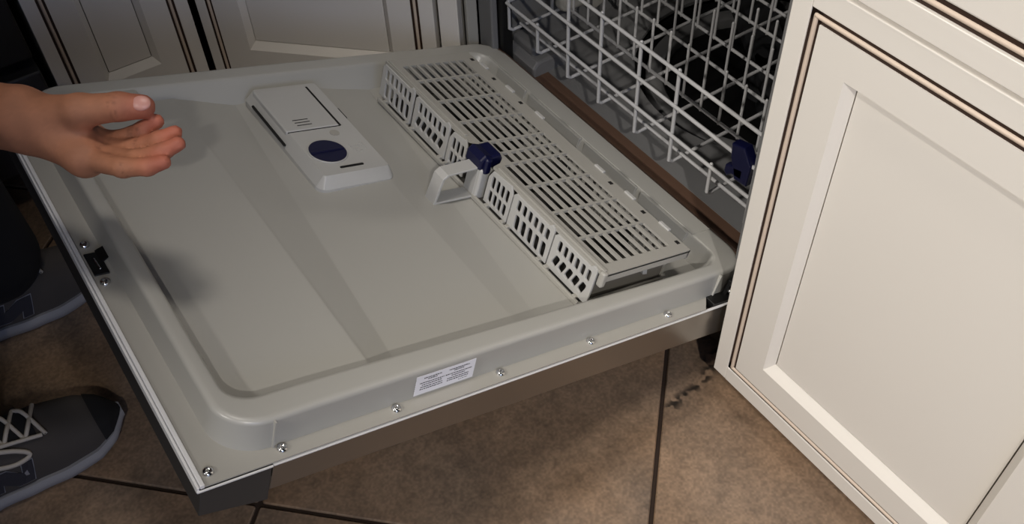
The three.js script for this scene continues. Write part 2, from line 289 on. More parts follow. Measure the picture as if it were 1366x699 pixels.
{ // printed sticker on the near wall of the liner
  const c = document.createElement('canvas'); c.width = 512; c.height = 184; const x = c.getContext('2d'); x.fillStyle = '#e4e4ea'; x.fillRect(0, 0, 512, 184); x.fillStyle = '#23232b';
  const block = (x0, rows) => rows.forEach(([cy, wd, hh], i) => { let k = x0 - wd / 2; const end = x0 + wd / 2; while (k < end) { const l = 5 + rnd() * 12; x.fillRect(k, cy + (rnd() - .5) * 2, Math.min(l, end - k), hh); k += l + 2 + rnd() * 3; } });
  block(140, [[26, 150, 10], [42, 80, 10], [70, 210, 9], [90, 170, 9], [112, 190, 9], [132, 196, 9]]);
  block(370, [[26, 180, 10], [42, 90, 10], [70, 230, 9], [90, 120, 9], [112, 190, 9], [132, 190, 9]]); block(420, [[156, 80, 5]]);
  const t = new THREE.CanvasTexture(c); t.colorSpace = THREE.SRGBColorSpace; t.anisotropy = 8;
  const g = new THREE.BoxGeometry(.0695, .0245, .0004); const st = dm('sticker', g, mat(0xffffff, .55, { map: t }));
  st.position.set(0, 0, 0); st.rotation.set(0, 0, -TILT); const u = .4773, h = .0155; st.position.set(DOOR0.x - .67 + u * Math.cos(TILT) + h * Math.sin(TILT), DOOR0.y - u * Math.sin(TILT) + h * Math.cos(TILT), -.5012 - ZC);
  st.rotateX(-.055); st.userData.label = 'white printed sticker with two columns of small text';
}
{ // detergent dispenser
  const F = .005, H = .0265, s = rrShape(.5045, .6095, .8185, 1.036, .012), s2 = (d) => rrShape(.5045 + d, .6095 - d, .8185 + d, 1.036 - d, .011);
  const g = new THREE.ExtrudeGeometry(rrShape(.5045, .6095, .8185, 1.036, .012), { depth: .006, bevelEnabled: true, bevelSize: .0085, bevelThickness: .0145, bevelOffset: -.0085, bevelSegments: 1, curveSegments: 8 });
  g.rotateX(-Math.PI / 2); g.translate(0, F + .001, 0);
  const d = dm('detergent_dispenser', toCreasedNormals(g, .5), M.plasticLight); d.userData.label = 'pale grey detergent dispenser';
  const sub = (n, geo, m) => { const o = mesh(n, geo, m, d); return o; };
  sub('sliding_lid', [box(.5105, .583, H - .006, H + .0018, -1.022, -.9235, .002)], M.plasticLight);
  sub('lid_gap', [box(.5125, .5845, H - .004, H + .0003, -.9237, -.9222), box(.5835, .5862, H - .003, H + .0004, -1.02, -.923)], M.shadowGap);
  sub('lid_track', [box(.5025, .5058, H - .0115, H - .0085, -1.006, -.912, .001)], M.shadowGap);
  const cap = new THREE.CylinderGeometry(.0232, .0232, .003, 48); cap.translate(.5405, H + .0005, -.8725); sub('rinse_cap', cap, M.navy);
  const grip = box(.5185, .5625, H + .001, H + .0034, -.8743, -.8707, .001); sub('cap_grip', grip, M.navy);
  const rim = new THREE.TorusGeometry(.0238, .0011, 8, 48); rim.rotateX(Math.PI / 2); rim.translate(.5405, H + .0006, -.8725); sub('cap_rim', rim, M.plasticLight);
  const hole = new THREE.CylinderGeometry(.0062, .0062, .002, 24); hole.translate(.569, H - .0002, -.909); sub('indicator', hole, M.plastic);
  const slot = new THREE.ExtrudeGeometry(rrShape(.5395, .5715, .8365, .8402, .0018), { depth: .001, bevelEnabled: false }); slot.rotateX(-Math.PI / 2); slot.translate(0, H - .0004, 0); sub('slot', slot, M.black);
  for (let k = 0; k < 3; k++) sub('vent', box(.5285 + .0005 * k, .5495, H + .0008, H + .0021, -.9455 + k * .006, -.9442 + k * .006), M.shadowGap);
  const dots = []; for (let r = 0; r < 6; r++) { let w = .862 + r * .0035; for (let k = 0; k < 6; k++) { if (rnd() < .2) continue; const b = box(.573 + k * .0034 + rnd() * .001, .575 + k * .0034 + rnd() * .001, H - .0004, H + .0006, -w - .0018, -w); dots.push(b); } }
  sub('raised_marks', dots, M.plasticLight);
  sub('latch', [prism([[.6005, .012], [.609, .012], [.6075, .021], [.603, .023]], -.97, -.945, .001)], M.black);
}
{ // tub
  const lx = x => x - .67, lz = z => z - ZC, add = (n, gs, m) => { const o = mesh(n, gs, m, dish); return o; };
  const b = (x0, x1, y0, y1, z0, z1, r) => box(lx(x0), lx(x1), y0, y1, lz(z0), lz(z1), r);
  // tub floor with a circular sump
  const s = new THREE.Shape([[.727, -1.07], [1.215, -1.07], [1.215, -.503], [.727, -.503]].map(p => V(lx(p[0]), -lz(p[1]), 0)));
  const hp = new THREE.Path(); hp.absarc(lx(1.003), -lz(-.80), .203, 0, Math.PI * 2); s.holes.push(hp);
  const fg = new THREE.ExtrudeGeometry(s, { depth: .006, bevelEnabled: false, curveSegments: 40 }); fg.rotateX(-Math.PI / 2); fg.translate(0, .152, 0);
  add('tub_floor', [fg], M.tub);
  add('tub_wall', [b(.70, 1.22, .144, .86, -1.076, -1.07), b(.70, 1.22, .144, .86, -.503, -.497), b(1.215, 1.221, .144, .86, -1.076, -.497), b(.68, 1.22, .86, .872, -1.076, -.497)], M.tub);
  add('tub_flange', [b(.664, .676, .14, .872, -1.0885, -1.052, .003), b(.664, .676, .14, .872, -.520, -.486, .003), b(.664, .676, .80, .872, -1.0885, -.486, .003)], M.tub);
  add('door_gasket', b(.677, .70, .14, .86, -1.072, -1.046, .006), M.black); add('door_gasket', b(.677, .70, .14, .86, -.527, -.503, .006), M.black);
  add('gasket_corner', [prism([[lx(.70), .146], [lx(.765), .146], [lx(.765), .172], [lx(.752), .182], [lx(.708), .182], [lx(.70), .172]], lz(-1.069), lz(-.995), .004), b(.71, .75, .18, .197, -1.068, -1.01, .006)], M.tub);
  const sl = prism([[lx(.694), .135], [lx(.697), .153], [lx(.702), .157], [lx(.727), .157], [lx(.727), .13]], lz(-1.07), lz(-.503), .001); add('tub_sill', sl, M.sill);
  const ring = new THREE.RingGeometry(.155, .19, 64); ring.rotateX(-Math.PI / 2); ring.translate(lx(1.015), .137, lz(-.80));
  add('sump_ring', [new THREE.LatheGeometry([[.160, .118], [.161, .134], [.165, .138], [.184, .138], [.188, .134], [.189, .12]].map(p => new THREE.Vector2(...p)), 64).translate(lx(1.008), 0, lz(-.80))], M.tub);
  add('sump', [new THREE.CylinderGeometry(.202, .19, .03, 48, 1, true).translate(lx(1.003), .133, lz(-.80)), new THREE.CircleGeometry(.2, 48).rotateX(-Math.PI / 2).translate(lx(1.003), .119, lz(-.80))], mat(0x050505, .5, { side: THREE.DoubleSide }));
  add('filter', [new THREE.CylinderGeometry(.06, .066, .02, 36).translate(lx(1.01), .13, lz(-.73)), new THREE.CylinderGeometry(.025, .03, .035, 24).translate(lx(1.01), .14, lz(-.73))], M.darkPlastic);
  const arm = new THREE.ExtrudeGeometry(rrShape(-.22, .22, -.028, .028, .028), { depth: .014, bevelEnabled: true, bevelSize: .003, bevelThickness: .003, bevelSegments: 2 }); arm.rotateX(-Math.PI / 2); arm.rotateY(1.02); arm.translate(lx(1.0), .168, lz(-.79));
  add('spray_arm', [arm, new THREE.CylinderGeometry(.034, .04, .06, 28).translate(lx(1.0), .155, lz(-.79))], M.darkPlastic);
  add('tub_housing', [b(.70, 1.22, .02, .12, -1.07, -.50), b(.665, .70, .02, .118, -1.07, -.50)], M.black);
  add('hinge_arm', [b(.645, .664, .16, .3, -1.098, -1.0905, .002)], M.plastic);
  add('toe_panel', [b(.69, .70, 0, .1, -1.08, -.49)], M.black);
  // rubber roller by the left wall, and the pale limescale flecks near the front of the tub
}

// ───────────── lower dish rack ─────────────
{
  const t = thing('dish_rack', 'pale grey wire lower dish rack standing inside the dishwasher', 'dish rack', [.69, .222, -.789]);
  const X = x => x - .69, Y = y => y - .222, Z = z => z + .789, R = .0026, r = .0021;
  const wire = (a, b, rad = R) => mesh('wire', rod([X(a[0]), Y(a[1]), Z(a[2])], [X(b[0]), Y(b[1]), Z(b[2])], rad), M.wire, t);
  const zs = [-1.043, -.97, -.897, -.826, -.748, -.677, -.604, -.536], XB = 1.17, top = [.371, .273, .371, .371, .371, .371, .273, .371];
  zs.forEach((z, i) => { // front upright that turns under as a floor wire
    mesh('wire', [rod([X(.69), Y(top[i]), Z(z)], [X(.69), Y(.226), Z(z)], R), rod([X(.69), Y(.226), Z(z)], [X(.696), Y(.2215), Z(z)], R), rod([X(.696), Y(.2215), Z(z)], [X(XB), Y(.2215), Z(z)], R)], M.wire, t); });
  for (const y of [.272, .319, .370]) { wire([.6865, y, -1.043], [.6865, y, -.536]); wire([.69, y, -1.0455], [XB, y, -1.0455]); wire([.69, y, -.5335], [XB, y, -.5335]); wire([XB, y, -1.043], [XB, y, -.536]); }
  for (let x = .77; x < XB + .01; x += .08) for (const z of [-1.043, -.536]) wire([x, .2215, z], [x, .37, z]);
  for (const z of zs) wire([XB, .2215, z], [XB, .37, z]);
  for (const x of [.711, .793, .873, .920, .990, 1.042, 1.10]) wire([x, .2265, -1.043], [x, .2265, -.536]);
  const row = (x, z0, st, n, h = .311, lean = 0) => { for (let k = 0; k < n; k++) { const z = z0 + st * k; if (z > -.55) break; mesh('tine', rod([X(x), Y(.224), Z(z)], [X(x + lean), Y(h), Z(z)], r), M.wire, t); } };
  row(.793, -1.019, .0361, 14); row(.8735, -.990, .0371, 13); row(.920, -.987, .0365, 13, .314); row(.990, -.985, .0365, 13, .314); row(1.042, -.985, .0365, 13, .314); row(1.10, -.985, .0365, 13, .30);
  // navy clip at the near front corner
  const g = prism([[-.012, .078], [-.008, .064], [.012, .066], [.014, .098], [.0, .118], [-.020, .112], [-.018, .092]], -.006, .008, .002); g.rotateY(-Math.PI / 2); // (a, y) plane -> z, y
  g.translate(0, 0, Z(-.552)); 
  const cl = mesh('rack_clip', [g, prism([[-.025, .066], [-.020, .060], [-.013, .068], [.004, .070], [.004, .086], [-.016, .080], [-.024, .076]], -.005, .005, .002).rotateY(-Math.PI / 2).translate(-.003, 0, Z(-.552))], M.navy, t); cl.userData.label = 'dark navy plastic clip';
  const wh = mesh('roller', [new THREE.CylinderGeometry(.02, .02, .012, 24).rotateX(Math.PI / 2).translate(X(.86), Y(.213), Z(-1.052))], M.plastic, t);
  mesh('roller', [new THREE.CylinderGeometry(.02, .02, .012, 24).rotateX(Math.PI / 2).translate(X(.80), Y(.245), Z(-1.052)), box(X(.775), X(.825), Y(.224), Y(.264), Z(-1.05), Z(-1.02), .012)], M.plastic, t);
  mesh('roller', [new THREE.CylinderGeometry(.02, .02, .012, 24).rotateX(Math.PI / 2).translate(X(.80), Y(.215), Z(-.528))], M.plastic, t);
}

// ───────────── silverware basket lying on the door ─────────────
{
  const bu = .76, bw = -.77, FL = .005;
  const pos = V(DOOR0.x + bu * Math.cos(TILT) + FL * Math.sin(TILT), DOOR0.y - bu * Math.sin(TILT) + FL * Math.cos(TILT), bw);
  const t = thing('silverware_basket', 'grey slotted plastic silverware basket lying on the open door', 'silverware basket', [pos.x, pos.y, pos.z]); t.rotation.z = -TILT;
  const tr = g => g.translate(-bu, -FL, -bw);                              // from door coordinates to the basket's own
  const put = (n, gs, m = M.plastic) => mesh(n, (Array.isArray(gs) ? gs : [gs]).map(tr), m, t);
  const H = .062;
  // lid with its slots
  { const s = new THREE.Shape([[.6935, .528], [.8305, .528], [.8305, 1.006], [.6935, 1.006], [.6935, .806], [.7, .8], [.706, .795], [.716, .79], [.716, .757], [.706, .748], [.6935, .744]].map(p => V(p[0], p[1], 0)));
    const bars = [.989, .948, .895, .8435, .7935, .7675, .744, .696, .6425, .592, .542], hb = .0019;
    for (let i = 0; i + 1 < bars.length; i++) { const mid = i === 4 || i === 5; for (let k = 0; k < 8; k++) { if (mid && k < 1) continue; const u0 = .7085 + k * .01315, y1 = bars[i] - hb, y0 = bars[i + 1] + hb;
        s.holes.push(polyPath([[u0, y0], [u0 + .0093, y0], [u0 + .0093, y1], [u0, y1]])); } }
    const g = new THREE.ExtrudeGeometry(s, { depth: .0035, bevelEnabled: false, curveSegments: 4 }); g.rotateX(-Math.PI / 2); g.translate(0, H - .0035, 0);
    put('lid', [g, box(.6935, .8305, .050, H - .0005, -.5305, -.528, .001), box(.828, .8305, .048, H - .0005, -1.006, -.528), box(.6935, .8305, .052, H - .0005, -1.006, -1.004), box(.6955, .7005, H - .001, H + .0022, -1.004, -.812, .001), box(.6955, .7005, H - .001, H + .0022, -.738, -.532, .001), box(.692, .7, .043, .0635, -.536, -.527, .003)]);
    for (const w of [-.965, -.9, -.83, -.70, -.64, -.575]) put('lid_tab', box(.8285, .8335, H - .001, H + .002, w - .009, w + .009, .0008), M.plasticLight);
    for (const w of [-.985, -.93, -.865, -.67, -.607, -.545]) put('lid_notch', box(.8215, .8265, H - .001, H + .0004, w - .003, w + .003), M.shadowGap);
  }
  // hinged grille panels along the front
  const panel = (w0, w1, kind, h1 = .0585) => { const s = new THREE.Shape(); const a = -w1, b = -w0; // drawn in (-w, h)
    if (kind === 'c' || kind === 'd') { const pts = [[a, .011], [b, .011], [b, .047], [b - .006, .058], [a + .006, h1 + .003], [a, .05]]; pts.forEach((p, i) => i ? s.lineTo(...p) : s.moveTo(...p)); s.closePath(); }
    else { const pts = [[a, .0105], [b, .0105], [b, h1 - .004], [b - .004, h1], [a + .012, h1], [a + .007, h1 + .004], [a + .001, h1 + .003], [a, h1 - .002]]; pts.forEach((p, i) => i ? s.lineTo(...p) : s.moveTo(...p)); s.closePath(); }
    const L = b - a, hole = (pts) => { const p = new THREE.Path(); const n = pts.length, f = .26; for (let i = 0; i < n; i++) { const A = pts[i], B = pts[(i + 1) % n], C = pts[(i + 2) % n]; const q = (P, Q, k) => [P[0] + (Q[0] - P[0]) * k, P[1] + (Q[1] - P[1]) * k]; const e = q(A, B, 1 - f), st = q(B, C, f); if (!i) p.moveTo(...q(A, B, f)); p.lineTo(...e); p.quadraticCurveTo(B[0], B[1], st[0], st[1]); } s.holes.push(p); };
    if (kind === 'a' || kind === 'b') { const n = 6, m = .006, st = (L - 2 * m) / n; for (let k = 0; k < n; k++) { const x = a + m + st * k + .001, w = st - .0042; hole([[x, .0385], [x + w, .0385], [x + w, .0535], [x, .0535]]); }
      for (let k = 0; k < 5; k++) { const st2 = (L - .014) / 5, x = a + .007 + st2 * k, w = st2 - .0045; const sk = kind === 'b' ? .0055 : -.001, lo = kind === 'b' ? .017 : .0135; hole([[x + sk, lo], [x + sk + w, lo + (kind === 'b' ? .003 : 0)], [x + w, .034], [x, kind === 'b' ? .0325 : .034]]); } }
    else { const n = kind === 'c' ? 3 : 4, m = .005, st = (L - 2 * m) / n; for (let k = 0; k < n; k++) { const x = a + m + st * k + .001, w = st - .003; hole([[x, .0345], [x + w, .0345], [x + w, .052], [x, .052]]); hole([[x, .015], [x + w, .015], [x + w, .0315], [x, .0315]]); } }
    const g = new THREE.ExtrudeGeometry(s, { depth: .0022, bevelEnabled: true, bevelSize: .0004, bevelThickness: .0004, bevelOffset: -.0004, bevelSegments: 1, curveSegments: 3 });
    // (x=-w, y=h, z=depth) -> u outwards to -u
    g.rotateY(-Math.PI / 2); g.scale(1, 1, 1); const p = g.attributes.position; // after rotateY(-90): x=-z, z=x  => z = -w
    for (let i = 0; i < p.count; i++) p.setZ(i, -p.getZ(i)); const ix = []; for (let i = 0; i < p.count; i += 3) ix.push(i, i + 2, i + 1); g.setIndex(ix); const h = g.toNonIndexed(); h.computeVertexNormals(); h.translate(.6945, 0, 0);
    put('front_grille', h, M.plasticLight); };
  panel(-1.007, -.926, 'a'); panel(-.921, -.839, 'b'); panel(-.836, -.797, 'c'); panel(-.746, -.697, 'd'); panel(-.695, -.6155, 'a'); panel(-.6135, -.538, 'b');
  // base frame, hinge beads, end and back panels, inner dividers
  put('base_frame', [box(.6845, .6885, FL, FL + .0065, -.999, -.5445, .0015), box(.6885, .825, FL, FL + .003, -.999, -.996), box(.6885, .825, FL, FL + .003, -.5475, -.5445), ...[-.985, -.93, -.915, -.845, -.83, -.735, -.70, -.69, -.625, -.61, -.555].map(w => box(.687, .694, FL, FL + .0075, w - .003, w + .003, .001))]);
  put('end_panel', box(.697, .822, FL, .056, -.5505, -.5485), M.basketEndShaded); put('end_panel', box(.697, .822, FL, .056, -.999, -.997)); put('end_tab', prism([[.776, .036], [.783, .036], [.787, .026], [.7795, .0275]], -.5485, -.542), M.plasticLight);
  const bk = [box(.8205, .8225, FL, .012, -.999, -.5485), box(.8205, .8225, .05, .056, -.999, -.5485)]; for (let w = -.995; w < -.55; w += .012) bk.push(box(.8205, .8225, FL, .055, w, w + .004)); put('back_grille', bk);
  const dv = []; for (const w of [-.92, -.835, -.745, -.69, -.61]) dv.push(box(.697, .82, FL, .05, w - .001, w + .001)); dv.forEach(d => put('divider', d, M.basketInShaded)); put('base_plate', box(.69, .821, FL + .0006, FL + .0022, -.997, -.5495), M.basketInShaded);  // dividers and plate coloured dark to stand in for shade inside the slots
  // carrying handle
  { const s = new THREE.Shape(); const o = [[.6280, .0062], [.689, .0062], [.689, .0520], [.6405, .0485], [.6340, .0430]]; o.forEach((p, i) => i ? s.lineTo(...p) : s.moveTo(...p)); s.closePath(); s.holes.push(polyPath([[.6322, .0092], [.6850, .0092], [.6850, .0490], [.6425, .0456], [.6372, .0412]]));
    put('handle', [new THREE.ExtrudeGeometry(s, { depth: .019, bevelEnabled: true, bevelSize: .0006, bevelThickness: .0006, bevelOffset: -.0006, bevelSegments: 1 }).translate(0, 0, -.7795), box(.6855, .7125, FL, .0505, -.7775, -.7545, .004)], M.plasticLight); }
  const lg = prism([[.683, .050], [.690, .044], [.703, .0465], [.716, .046], [.7195, .058], [.713, .0675], [.700, .066], [.690, .0685], [.6835, .062]], -.789, -.757, .003);
  put('latch', [lg, box(.6885, .699, .0435, .066, -.768, -.752, .0035)], M.navy);
}
tag(mesh('food_speck', new THREE.IcosahedronGeometry(.0022, 1).scale(1, .5, 1).translate(DOOR0.x + .6215 * Math.cos(TILT) + .0055 * Math.sin(TILT), DOOR0.y - .6215 * Math.sin(TILT) + .0055 * Math.cos(TILT), -.6385), mat(0x3a3128, .8), scene), 'tiny dark speck on the bare middle of the grey door', 'speck');

// ───────────── the person ─────────────
function netMesh(fn, lo, hi, cell) { // surface nets
  const n = [0, 1, 2].map(i => Math.ceil((hi[i] - lo[i]) / cell) + 1), F = new Float32Array(n[0] * n[1] * n[2]), id = (i, j, k) => i + n[0] * (j + n[1] * k);
  for (let k = 0; k < n[2]; k++) for (let j = 0; j < n[1]; j++) for (let i = 0; i < n[0]; i++) F[id(i, j, k)] = fn(lo[0] + i * cell, lo[1] + j * cell, lo[2] + k * cell);
  const vid = new Int32Array(F.length).fill(-1), P = [], I = [];
  for (let k = 0; k < n[2] - 1; k++) for (let j = 0; j < n[1] - 1; j++) for (let i = 0; i < n[0] - 1; i++) {
    let c = 0, sx = 0, sy = 0, sz = 0; const v = []; for (let q = 0; q < 8; q++) v.push(F[id(i + (q & 1), j + (q >> 1 & 1), k + (q >> 2))]);
    for (let a = 0; a < 8; a++) for (let d = 0; d < 3; d++) { const b = a | (1 << d); if (b === a) continue; if ((v[a] < 0) !== (v[b] < 0)) { const t = v[a] / (v[a] - v[b]); c++; sx += (a & 1) + (d === 0 ? t : 0); sy += (a >> 1 & 1) + (d === 1 ? t : 0); sz += (a >> 2) + (d === 2 ? t : 0); } }
    if (c) { vid[id(i, j, k)] = P.length / 3; P.push(lo[0] + (i + sx / c) * cell, lo[1] + (j + sy / c) * cell, lo[2] + (k + sz / c) * cell); } }
  const quad = (a, b, c, d, f) => { if (a < 0 || b < 0 || c < 0 || d < 0) return; f ? I.push(a, b, c, a, c, d) : I.push(a, c, b, a, d, c); };
  for (let k = 1; k < n[2] - 1; k++) for (let j = 1; j < n[1] - 1; j++) for (let i = 1; i < n[0] - 1; i++) { const s = F[id(i, j, k)] < 0;
    if (s !== (F[id(i + 1, j, k)] < 0)) quad(vid[id(i, j - 1, k - 1)], vid[id(i, j, k - 1)], vid[id(i, j, k)], vid[id(i, j - 1, k)], s);
    if (s !== (F[id(i, j + 1, k)] < 0)) quad(vid[id(i - 1, j, k - 1)], vid[id(i - 1, j, k)], vid[id(i, j, k)], vid[id(i, j, k - 1)], s);
    if (s !== (F[id(i, j, k + 1)] < 0)) quad(vid[id(i - 1, j - 1, k)], vid[id(i, j - 1, k)], vid[id(i, j, k)], vid[id(i - 1, j, k)], s); }
  const g = new THREE.BufferGeometry(); g.setAttribute('position', new THREE.Float32BufferAttribute(P, 3)); g.setIndex(I); g.computeVertexNormals(); return g;
}
const cap = (a, b, ra, rb) => { const bx = b[0] - a[0], by = b[1] - a[1], bz = b[2] - a[2], L = bx * bx + by * by + bz * bz; return (x, y, z) => { const px = x - a[0], py = y - a[1], pz = z - a[2]; let t = (px * bx + py * by + pz * bz) / L; t = t < 0 ? 0 : t > 1 ? 1 : t; return Math.hypot(px - bx * t, py - by * t, pz - bz * t) - (ra + (rb - ra) * t); }; };
const smin = (a, b, k) => { const h = Math.max(k - Math.abs(a - b), 0) / k; return Math.min(a, b) - h * h * k * .25; };
const sAll = (fs, k) => (x, y, z) => { let d = 1e3; for (const f of fs) d = smin(d, f(x, y, z), k); return d; };
{
  const t = thing('person', 'person in black trousers crouching at the left, reaching one open hand over the door', 'person', [-.25, 0, -1.02]);
  const off = V(.25, 0, 1.02), fix = g => g.translate(off.x, off.y, off.z);
  // joints of the reaching arm and hand (world)
  const J = { elbow: [-.125, .545, -1.045], wr0: [-.022, .533, -.868], wrist: [.0131, .5371, -.8245],
    thMC: [.0352, .5470, -.7948], thMCP: [.0583, .5560, -.7754], thIP: [.0876, .5608, -.7538], thTip: [.1045, .5590, -.7435],
    iMCP: [.056, .5134, -.7919], iPIP: [.0781, .5215, -.7621], iDIP: [.0986, .5355, -.7444], iTip: [.1105, .5435, -.7375],
    mMCP: [.0543, .5149, -.777], mPIP: [.0831, .5255, -.7375], mDIP: [.1038, .538, -.7192], mTip: [.1175, .5440, -.7125],
    rMCP: [.051, .5175, -.7647], rPIP: [.0787, .5292, -.7185], rDIP: [.0993, .5396, -.7010], rTip: [.1140, .5455, -.6952],
    pMCP: [.0434, .5224, -.756], pPIP: [.0660, .5305, -.7135], pDIP: [.0830, .5352, -.6955], pTip: [.0960, .5400, -.6870] };
  const side = [.0, 0, 0], mixp = (a, b, k, d = [0, 0, 0]) => a.map((q, i) => q + (b[i] - q) * k + d[i]);
  const palm = sAll([cap(J.elbow, J.wr0, .036, .0245), cap(mixp(J.wr0, J.wr0, 0, [.004, .012, -.006]), mixp(J.wrist, J.wrist, 0, [.0, .008, -.006]), .0190, .0200), cap(mixp(J.wr0, J.wr0, 0, [-.004, -.008, .008]), mixp(J.wrist, J.wrist, 0, [-.002, -.008, .008]), .0190, .0200),
    cap(J.wrist, J.iMCP, .0205, .0135), cap(J.wrist, J.mMCP, .0205, .0135), cap(J.wrist, J.rMCP, .0205, .0135), cap(J.wrist, J.pMCP, .0205, .0145), cap(J.iMCP, J.pMCP, .0125, .0135),
    cap(mixp(J.wrist, J.thMC, .25), J.thMCP, .0205, .0150)], .014);
  const chain = (p, r) => { const f = []; for (let i = 0; i + 1 < p.length; i++) f.push(cap(J[p[i]], J[p[i + 1]], r[i], r[i + 1])); return sAll(f, .004); };
  const fingers = [chain(['thMCP', 'thIP', 'thTip'], [.0145, .0125, .0108]), chain(['iMCP', 'iPIP', 'iDIP', 'iTip'], [.0098, .0086, .0078, .0066]), chain(['mMCP', 'mPIP', 'mDIP', 'mTip'], [.0100, .0088, .0079, .0067]), chain(['rMCP', 'rPIP', 'rDIP', 'rTip'], [.0098, .0085, .0077, .0066]), chain(['pMCP', 'pPIP', 'pDIP', 'pTip'], [.0104, .0088, .0077, .0065])];
  const hand = (x, y, z) => { const p = palm(x, y, z); if (p > .13) return p; let d = p; for (const f of fingers) d = Math.min(d, smin(p, f(x, y, z), .006)); return d; };
  const hg = netMesh(hand, [-.14, .44, -1.10], [.14, .62, -.66], .003);
  // rest of the body, mostly under clothes
  const B = { hip: [-.52, .70, -1.0], chest: [-.27, .93, -1.0], neck: [-.17, 1.02, -1.0], head: [-.09, 1.10, -1.0], shL: [-.20, .92, -1.17], shR: [-.22, .94, -.87], elR: [-.34, .66, -.84], haR: [-.20, .55, -.90], kL: [-.13, .52, -1.16], kR: [-.19, .53, -.93], aL: [-.10, .10, -1.165], aR: [-.27, .10, -.885], hL: [-.52, .70, -1.08], hR: [-.54, .70, -.95] };
  const core = sAll([cap(B.hip, B.chest, .125, .135), cap(B.shL, B.shR, .065, .065), cap(B.chest, B.neck, .08, .055), cap(B.neck, B.head, .055, .06), cap(mixp(B.head, B.head, 0, [.0, .02, 0]), mixp(B.head, B.head, 0, [.035, .0, 0]), .088, .07), cap(mixp(B.head, B.head, 0, [.08, .01, 0]), mixp(B.head, B.head, 0, [.095, -.012, 0]), .012, .016), cap(mixp(B.head, B.head, 0, [0, .0, .085]), mixp(B.head, B.head, 0, [-.01, .02, .09]), .012, .016), cap(mixp(B.head, B.head, 0, [0, .0, -.085]), mixp(B.head, B.head, 0, [-.01, .02, -.09]), .012, .016),
    cap(B.shL, J.elbow, .05, .042), cap(J.elbow, J.wr0, .042, .029), cap(B.shR, B.elR, .05, .04), cap(B.elR, B.haR, .04, .03), cap(B.hL, B.kL, .08, .055), cap(B.hR, B.kR, .08, .055), cap(B.kL, B.aL, .055, .038), cap(B.kR, B.aR, .055, .038)], .035);
  const rh = [cap(B.haR, mixp(B.haR, B.haR, 0, [.05, -.0, -.03]), .026, .02)]; for (let k = 0; k < 4; k++) { const o = (k - 1.5) * .017; rh.push(cap(mixp(B.haR, B.haR, 0, [.045 + o * .4, .008, -.03 + o]), mixp(B.haR, B.haR, 0, [.10 + o * .3 - Math.abs(k - 1.4) * .008, -.018, -.05 + o]), .0095, .007)); }
  rh.push(cap(mixp(B.haR, B.haR, 0, [.02, .01, -.03]), mixp(B.haR, B.haR, 0, [.05, .0, -.075]), .012, .009)); const rHand = sAll(rh, .006);
  const cg = netMesh((x, y, z) => { const d = core(x, y, z); return d; }, [-.72, .04, -1.32], [.06, 1.28, -.66], .013);
  const rg = netMesh(rHand, [-.27, .46, -1.06], [-.04, .62, -.84], .004);
  const skin = mergeGeometries([hg, cg, rg]);
  { const p = skin.attributes.position, c = new Float32Array(p.count * 3), tips = ['iTip', 'mTip', 'rTip', 'pTip', 'thTip'].map(k => J[k]), cr = ['thIP', 'wr0'];
    for (let i = 0; i < p.count; i++) { const x = p.getX(i), y = p.getY(i), z = p.getZ(i); let red = 0; for (const q of tips) red = Math.max(red, Math.exp(-((x - q[0]) ** 2 + (y - q[1]) ** 2 + (z - q[2]) ** 2) / .0004)); const n = N1(x * 90 + 7, (y + z) * 90) - .5, n2 = N2(x * 300, (y - z) * 300) - .5;
      let cre = 0; const L = (a, b, k, w) => { const A = J[a], Bq = J[b], m = mixp(A, Bq, k), dx = Bq[0] - A[0], dy = Bq[1] - A[1], dz = Bq[2] - A[2], l = Math.hypot(dx, dy, dz), s = ((x - m[0]) * dx + (y - m[1]) * dy + (z - m[2]) * dz) / l, dist = Math.hypot(x - m[0], y - m[1], z - m[2]); if (dist < .03) cre = Math.max(cre, Math.exp(-s * s / w)); };
      L('thMCP', 'thIP', .93, 6e-7); L('thMCP', 'thIP', 1.06, 6e-7); L('wr0', 'wrist', .35, 9e-7); L('wr0', 'wrist', .6, 9e-7); L('mPIP', 'mDIP', 0, 6e-7); L('rPIP', 'rDIP', 0, 6e-7); L('iPIP', 'iDIP', 0, 6e-7);
      const k = 1 + .26 * n + .12 * n2 - .30 * cre; c[i * 3] = .40 * k; c[i * 3 + 1] = (.172 - .055 * red) * k; c[i * 3 + 2] = (.094 - .022 * red) * k; }
    skin.setAttribute('color', new THREE.BufferAttribute(c, 3)); }
  const body = mesh('body', fix(skin), phys(0xffffff, .66, { vertexColors: true }), t);
  // thumb nail, facing up towards the viewer
  { const d = V(...J.thTip).sub(V(...J.thIP)).normalize(), cam = V(0, 1.1, 0).sub(V(...J.thTip)).normalize(), n = cam.clone().add(V(-.1, .25, -.35)).normalize(); n.addScaledVector(d, -n.dot(d)).normalize(); const s = V().crossVectors(d, n).normalize();
    const g = new THREE.SphereGeometry(1, 20, 14); g.scale(.0085, .0032, .0070); g.applyMatrix4(new THREE.Matrix4().makeBasis(d, n, s)); const c = V(...J.thTip).addScaledVector(n, .0088).addScaledVector(d, .001); g.translate(c.x, c.y, c.z); mesh('thumb_nail', fix(g), phys(0xc48f84, .4), body); }
  // clothes
  const infl = (list, k) => sAll(list, k);
  const trs = infl([cap(B.hip, mixp(B.hip, B.chest, .15), .155, .15), cap(B.hL, B.kL, .105, .085), cap(B.hR, B.kR, .105, .085), cap(B.kL, mixp(B.aL, B.kL, .04), .085, .066), cap(B.kR, mixp(B.aR, B.kR, .06), .085, .068)], .04);
  const tg = netMesh(trs, [-.75, .02, -1.34], [.03, 1.0, -.72], .013); mesh('trousers', fix(tg), M.trouser, t);
